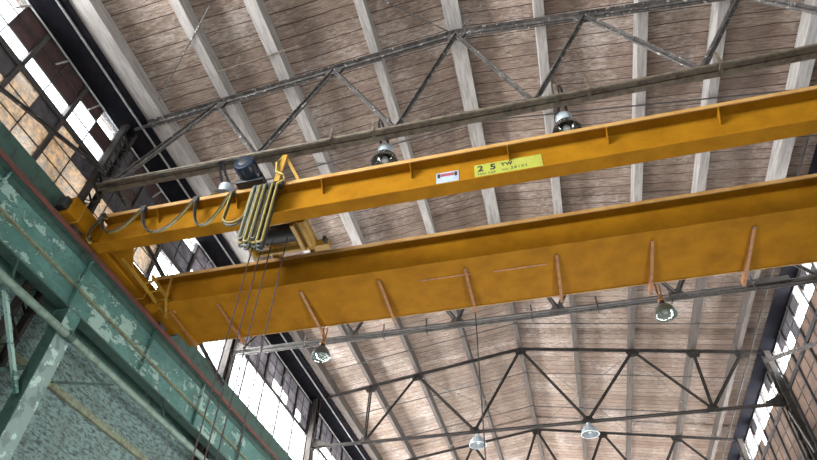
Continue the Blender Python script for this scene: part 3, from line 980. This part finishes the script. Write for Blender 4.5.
def loop(x0, x1, z0, dip, n=20, sag=1.0):
    pts = []
    for i in range(n + 1):
        u = i / n
        x = x0 + (x1 - x0) * (u if sag == 1.0 else u)
        s = 1 - abs(2 * u - 1) ** 2.4
        pts.append((x, FY - .02, z0 - dip * s))
    return pts


def tall_loop(x0, x1, z0, dip, n=10):
    pts = []
    r = (x1 - x0) / 2
    for i in range(n + 1):
        pts.append((x0, FY - .02, z0 - (dip - r) * i / n))
    for i in range(1, 10):
        a = math.pi * i / 10
        pts.append((x0 + r - r * math.cos(a), FY - .02, z0 - (dip - r) - r * math.sin(a)))
    for i in range(n + 1):
        pts.append((x1, FY - .02, z0 - (dip - r) * (1 - i / n)))
    return pts


def off(pts, dy, dz=0, dx=0):
    return [(p[0] + dx, p[1] + dy, p[2] + dz) for p in pts]


def fest_cable(segs, label):
    t = thing('hanging_festoon_cable', label, 'cable', segs[0][0][0], 'festoon cable loops')
    for pts, m, r in segs:
        MB().tube(pts, r, 7).build('cable_strand', M[m], t, smooth=True)
    return t


first = [(-7.14, FY - .02, 6.90), (-7.24, FY - .02, 7.02), (-7.26, FY - .02, 7.2), (-7.22, FY - .02, 7.40), (-7.14, FY - .02, 7.49), (-7.06, FY - .02, 7.48)]
fest_cable([(first, 'cable_yellow', .026), (off(first, -.04, -.01, .03), 'cable_dark', .018)], 'short cable drop at the left end of the near girder')
for i in range(3):
    p = loop(FX[i] + .03, FX[i + 1] - .03, 7.50, [.43, .62, .66][i])
    lb = ['shallow yellow and dark cable loop nearest the end truck', 'yellow and dark cable loop between second and third festoon trolleys', 'deep yellow and dark cable loop left of the hanging bundle'][i]
    h = len(p) // 2
    fest_cable([(p[:h + 3], 'cable_dark', .019), (off(p[h - 2:], 0), 'cable_olive', .021), (off(p, -.045, -.02), 'cable_dark', .011)], lb)
p = tall_loop(FX[3] + .02, FB[0] - .03, 7.5, .78)
fest_cable([(p, 'cable_dark', .02), (off(p, -.04, .03), 'cable_olive', .016)], 'narrow dark cable loop joining fourth trolley to the bundle')
cols = [('cable_olive', 'cable_pale', 'cable_dark'), ('cable_pale', 'cable_olive', 'cable_dark'), ('cable_yellow', 'cable_dark', 'cable_pale'), ('cable_dark', 'cable_olive', 'cable_dark')]
nm = ['leftmost long hanging loop of the festoon bundle, olive and grey', 'second long hanging loop of the festoon bundle, pale and olive', 'third long hanging loop of the festoon bundle, yellow and dark',
      'dark long hanging loop of the festoon bundle beside the towing frame']
for i in range(4):
    p = tall_loop(FB[i] - .005, FB[i + 1] - .035, 7.5, [1.22, 1.30, 1.26, 1.36][i])
    c = cols[i]
    fest_cable([(p, c[0], .021), (off(p, -.055, .04, .01), c[1], .019), (off(p, .05, -.03, -.01), c[2], .018)], nm[i])

# ------------------------------------------------------------------ lamps
def high_bay(x, y, hook, label, zr, s=1.0):
    """lamp with a pale ballast box on two dark straps and a wide aluminium reflector"""
    t = thing('high_bay_lamp', label, 'lamp', (x, y, zr), 'high bay lamps under the roof trusses')
    for d in (-.07, .07):
        MB().bar((x + d, y - .02, zr + .33), (x + d * .4, hook[0], hook[1]), .04, .025, up=(0, 1, 0)).build('strap', M['black'], t)
    MB().tube([(x - .028, hook[0], hook[1]), (x, hook[0] - .05, hook[1] + .03), (x + .028, hook[0], hook[1])], .018, 6).build('hook', M['black'], t, smooth=True)
    MB().lathe([(.0, .335), (.11 * s, .335), (.135 * s, .32), (.135 * s, .17), (.125 * s, .15), (.0, .15)], (x, y, zr), 'z', 20).build('ballast_housing', M['housing'], t, smooth=True)
    MB().lathe([(.09 * s, .16), (.095 * s, .10), (.05 * s, .08), (.0, .08)], (x, y, zr), 'z', 20).build('lamp_holder', M['black'], t, smooth=True)
    R = .235 * s
    MB().lathe([(.10 * s, .145), (.15 * s, .12), (.205 * s, .04), (R, -.09), (R + .01, -.10), (R - .006, -.10), (.195 * s, .04), (.14 * s, .11), (.09 * s, .135)], (x, y, zr), 'z', 32).build('reflector', M['reflector'], t, smooth=True)
    MB().lathe([(.0, -.06), (.04, -.045), (.06, .0), (.05, .05), (.03, .085), (.0, .09)], (x, y, zr), 'z', 16).build('bulb', M['bulb'], t, smooth=True)
    return t


L1 = high_bay(-2.10, 6.03, (5.63, 8.62), 'high bay lamp hung from the nearest truss, left of the notice sign', 8.06)
copy_thing(L1, (2.10 + .93, 0, -.05), 'high bay lamp hung from the nearest truss above the right end of the capacity plate')
copy_thing(L1, (2.10 - 5.06, 0, -.27), 'high bay lamp half hidden by the near girder, left of the navy motor')


def truss_lamp(x, y, z, label):
    """shallow silver dome bolted straight to the truss"""
    t = thing('dome_lamp', label, 'lamp', (x, y, z), 'dome lamps under the third truss')
    MB().lathe([(.0, .24), (.06, .24), (.075, .20), (.075, .12), (.0, .12)], (x, y, z), 'z', 18).build('cap', M['housing'], t, smooth=True)
    MB().lathe([(.07, .15), (.15, .12), (.225, .02), (.255, -.10), (.262, -.11), (.248, -.11), (.215, .01), (.14, .105), (.06, .135)], (x, y, z), 'z', 30).build('reflector', M['housing'], t, smooth=True)
    MB().lathe([(.0, -.07), (.04, -.055), (.06, .0), (.05, .05), (.03, .11), (.0, .12)], (x, y, z), 'z', 16).build('bulb', M['bulb'], t, smooth=True)
    MB().bar((x, y, z + .23), (x, y, 8.61), .04, .03, up=(0, 1, 0)).build('hanger', M['black'], t)
    return t


L5 = truss_lamp(-2.30, TY[2], 8.30, 'silver dome lamp under the third truss, left of the ridge')
copy_thing(L5, (2.30 + .98, 0, .03), 'silver dome lamp under the third truss, right of the ridge')

pc = thing('pendant_control', 'thin pendant control cord hanging from the middle of the crane walkway edge', 'pendant control', (-1.11, 9.06, .1))
MB().tube([(-1.11, 9.06, 6.92), (-1.11, 9.06, .5)], .012, 6).build('cord', M['cable_dark'], pc, smooth=True)
MB().box(-1.16, -1.06, 9.02, 9.10, .1, .5).build('button_box', M['hoist_yellow'], pc, bevel=.012)


def crane_lamp(x, y, z, label, rm):
    t = thing('crane_lamp', label, 'lamp', (x, y, z), 'lamps hung from the crane walkway')
    MB().lathe([(.0, .33), (.02, .33), (.022, .24), (.055, .225), (.065, .19), (.05, .165), (.0, .165)], (x, y, z), 'z', 12).bar((x - .02, y, z + .34), (x - .02, y, z + .56), .03, .02).bar((x + .03, y + .02, z + .22), (x + .05, y + .02, z + .55), .022, .02).build('hanger', M['orange_brk'], t)
    MB().lathe([(.0, .18), (.045, .175), (.06, .13), (.065, .07), (.0, .07)], (x, y, z), 'z', 18).build('cap', M['black'], t, smooth=True)
    MB().lathe([(.06, .09), (.10, .07), (.155, .0), (.185, -.10), (.19, -.13), (.182, -.135), (.175, -.10), (.145, -.005), (.09, .055), (.05, .08)], (x, y, z), 'z', 30).build('reflector', M[rm], t, smooth=True)
    MB().lathe([(.18, -.125), (.15, -.155), (.08, -.18), (.0, -.188)], (x, y, z), 'z', 26).build('glass', M['lens'], t, smooth=True)
    MB().lathe([(.0, -.10), (.035, -.085), (.05, -.04), (.04, .0), (.02, .05), (.0, .06)], (x, y, z), 'z', 14).build('bulb', M['bulb'], t, smooth=True)
    return t


crane_lamp(-4.15, 9.12, 6.52, 'dark tarnished lamp hanging from the walkway bracket nearest the hoist ropes', 'reflector_dark')
crane_lamp(2.17, 9.10, 6.50, 'shiny silver lamp hanging from the walkway bracket toward the right wall', 'reflector_green')

# ------------------------------------------------------------------ daylight and added fill
w = bpy.data.worlds.new('overcast')
SC.world = w
w.use_nodes = True
bg = w.node_tree.nodes['Background']
bg.inputs[0].default_value = (.93, .97, 1.0, 1)
bg.inputs[1].default_value = 9.0


def area(name, loc, target, sx, sy, power, color=(1, 1, 1), spread=180):
    l = bpy.data.lights.new(name, 'AREA')
    l.shape = 'RECTANGLE'
    l.size, l.size_y = sx, sy
    l.energy = power
    l.color = color
    l.spread = math.radians(spread)
    o = bpy.data.objects.new(name, l)
    COL.objects.link(o)
    o.location = Vector(loc) + Vector((0, 0, ZO))
    o.rotation_euler = (Vector(target) - Vector(loc)).to_track_quat('-Z', 'Y').to_euler()
    return o


def window_light(name, x, sx, z, y0, y1, h, power, tilt, color=(1, .985, .97)):
    """area light standing just outside a run of side openings, facing in"""
    o = area(name, (x, (y0 + y1) / 2, z), (0, 0, 0), h, y1 - y0, power, color)
    zax = -Vector((sx, 0, tilt)).normalized()
    yax = Vector((0, 1, 0))
    xax = yax.cross(zax).normalized()
    o.rotation_euler = Matrix((xax, yax, zax)).transposed().to_euler()
    return o


# added fill lights: one behind the viewer, one before the closed far gable
area('added_doorway_fill', (-.7, YB - .3, 1.0), (-.7, 12, 8.5), 7.2, 5.0, 450, (1, .99, .97))
area('added_far_fill', (-.7, YF - .3, 2.0), (-.7, 18, 11), 12, 6, 7000, (1, .98, .95))
# side windows; the low pair is fill added at unseen openings
window_light('left_high_daylight', XWL - .5, 1, 9.0, -6.5, 2.0, 2.4, 7500, .0)
window_light('left_high_daylight', XWL - .5, 1, 9.0, 9.0, 31.0, 2.4, 12000, .0)
window_light('right_high_daylight', XWR + .5, -1, 9.0, 10.0, 31.0, 2.4, 8000, .0)
window_light('added_left_low_fill', XWL - .4, 1, .75, 8, 31, 2.2, 1400, .5)
window_light('added_right_low_fill', XWR + .4, -1, .75, 8, 31, 2.2, 1200, .5)

# ------------------------------------------------------------------ camera
cam = bpy.data.cameras.new('camera')
cam.sensor_fit = 'HORIZONTAL'
cam.sensor_width = 36
cam.lens = 598.756 / 817 * 36
cam.clip_start = .05
cam.clip_end = 300
co = bpy.data.objects.new('camera', cam)
COL.objects.link(co)
RX = Vector((.97043533, .24023502, .02328957))
RD = Vector((-.15438277, .69199842, -.70519794))
RF = Vector((-.18552959, .68075349, .70862787))
RF.normalize()
RX = (RX - RF * RX.dot(RF)).normalized()
RU = RX.cross(RF).normalized()
RU = RU if RU.dot(RD) < 0 else -RU
mw = Matrix.Identity(4)
for r in range(3):
    mw[r][0], mw[r][1], mw[r][2] = RX[r], RU[r], -RF[r]
mw[0][3], mw[1][3], mw[2][3] = 0, 0, ZO
co.matrix_world = mw
SC.camera = co

SC.view_settings.view_transform = 'Standard'
SC.view_settings.look = 'None'
SC.view_settings.exposure = 0.0
SC.view_settings.gamma = 1.0
SC.view_settings.use_curve_mapping = False
SC.cycles.max_bounces = 8
SC.cycles.diffuse_bounces = 4
SC.cycles.transparent_max_bounces = 16
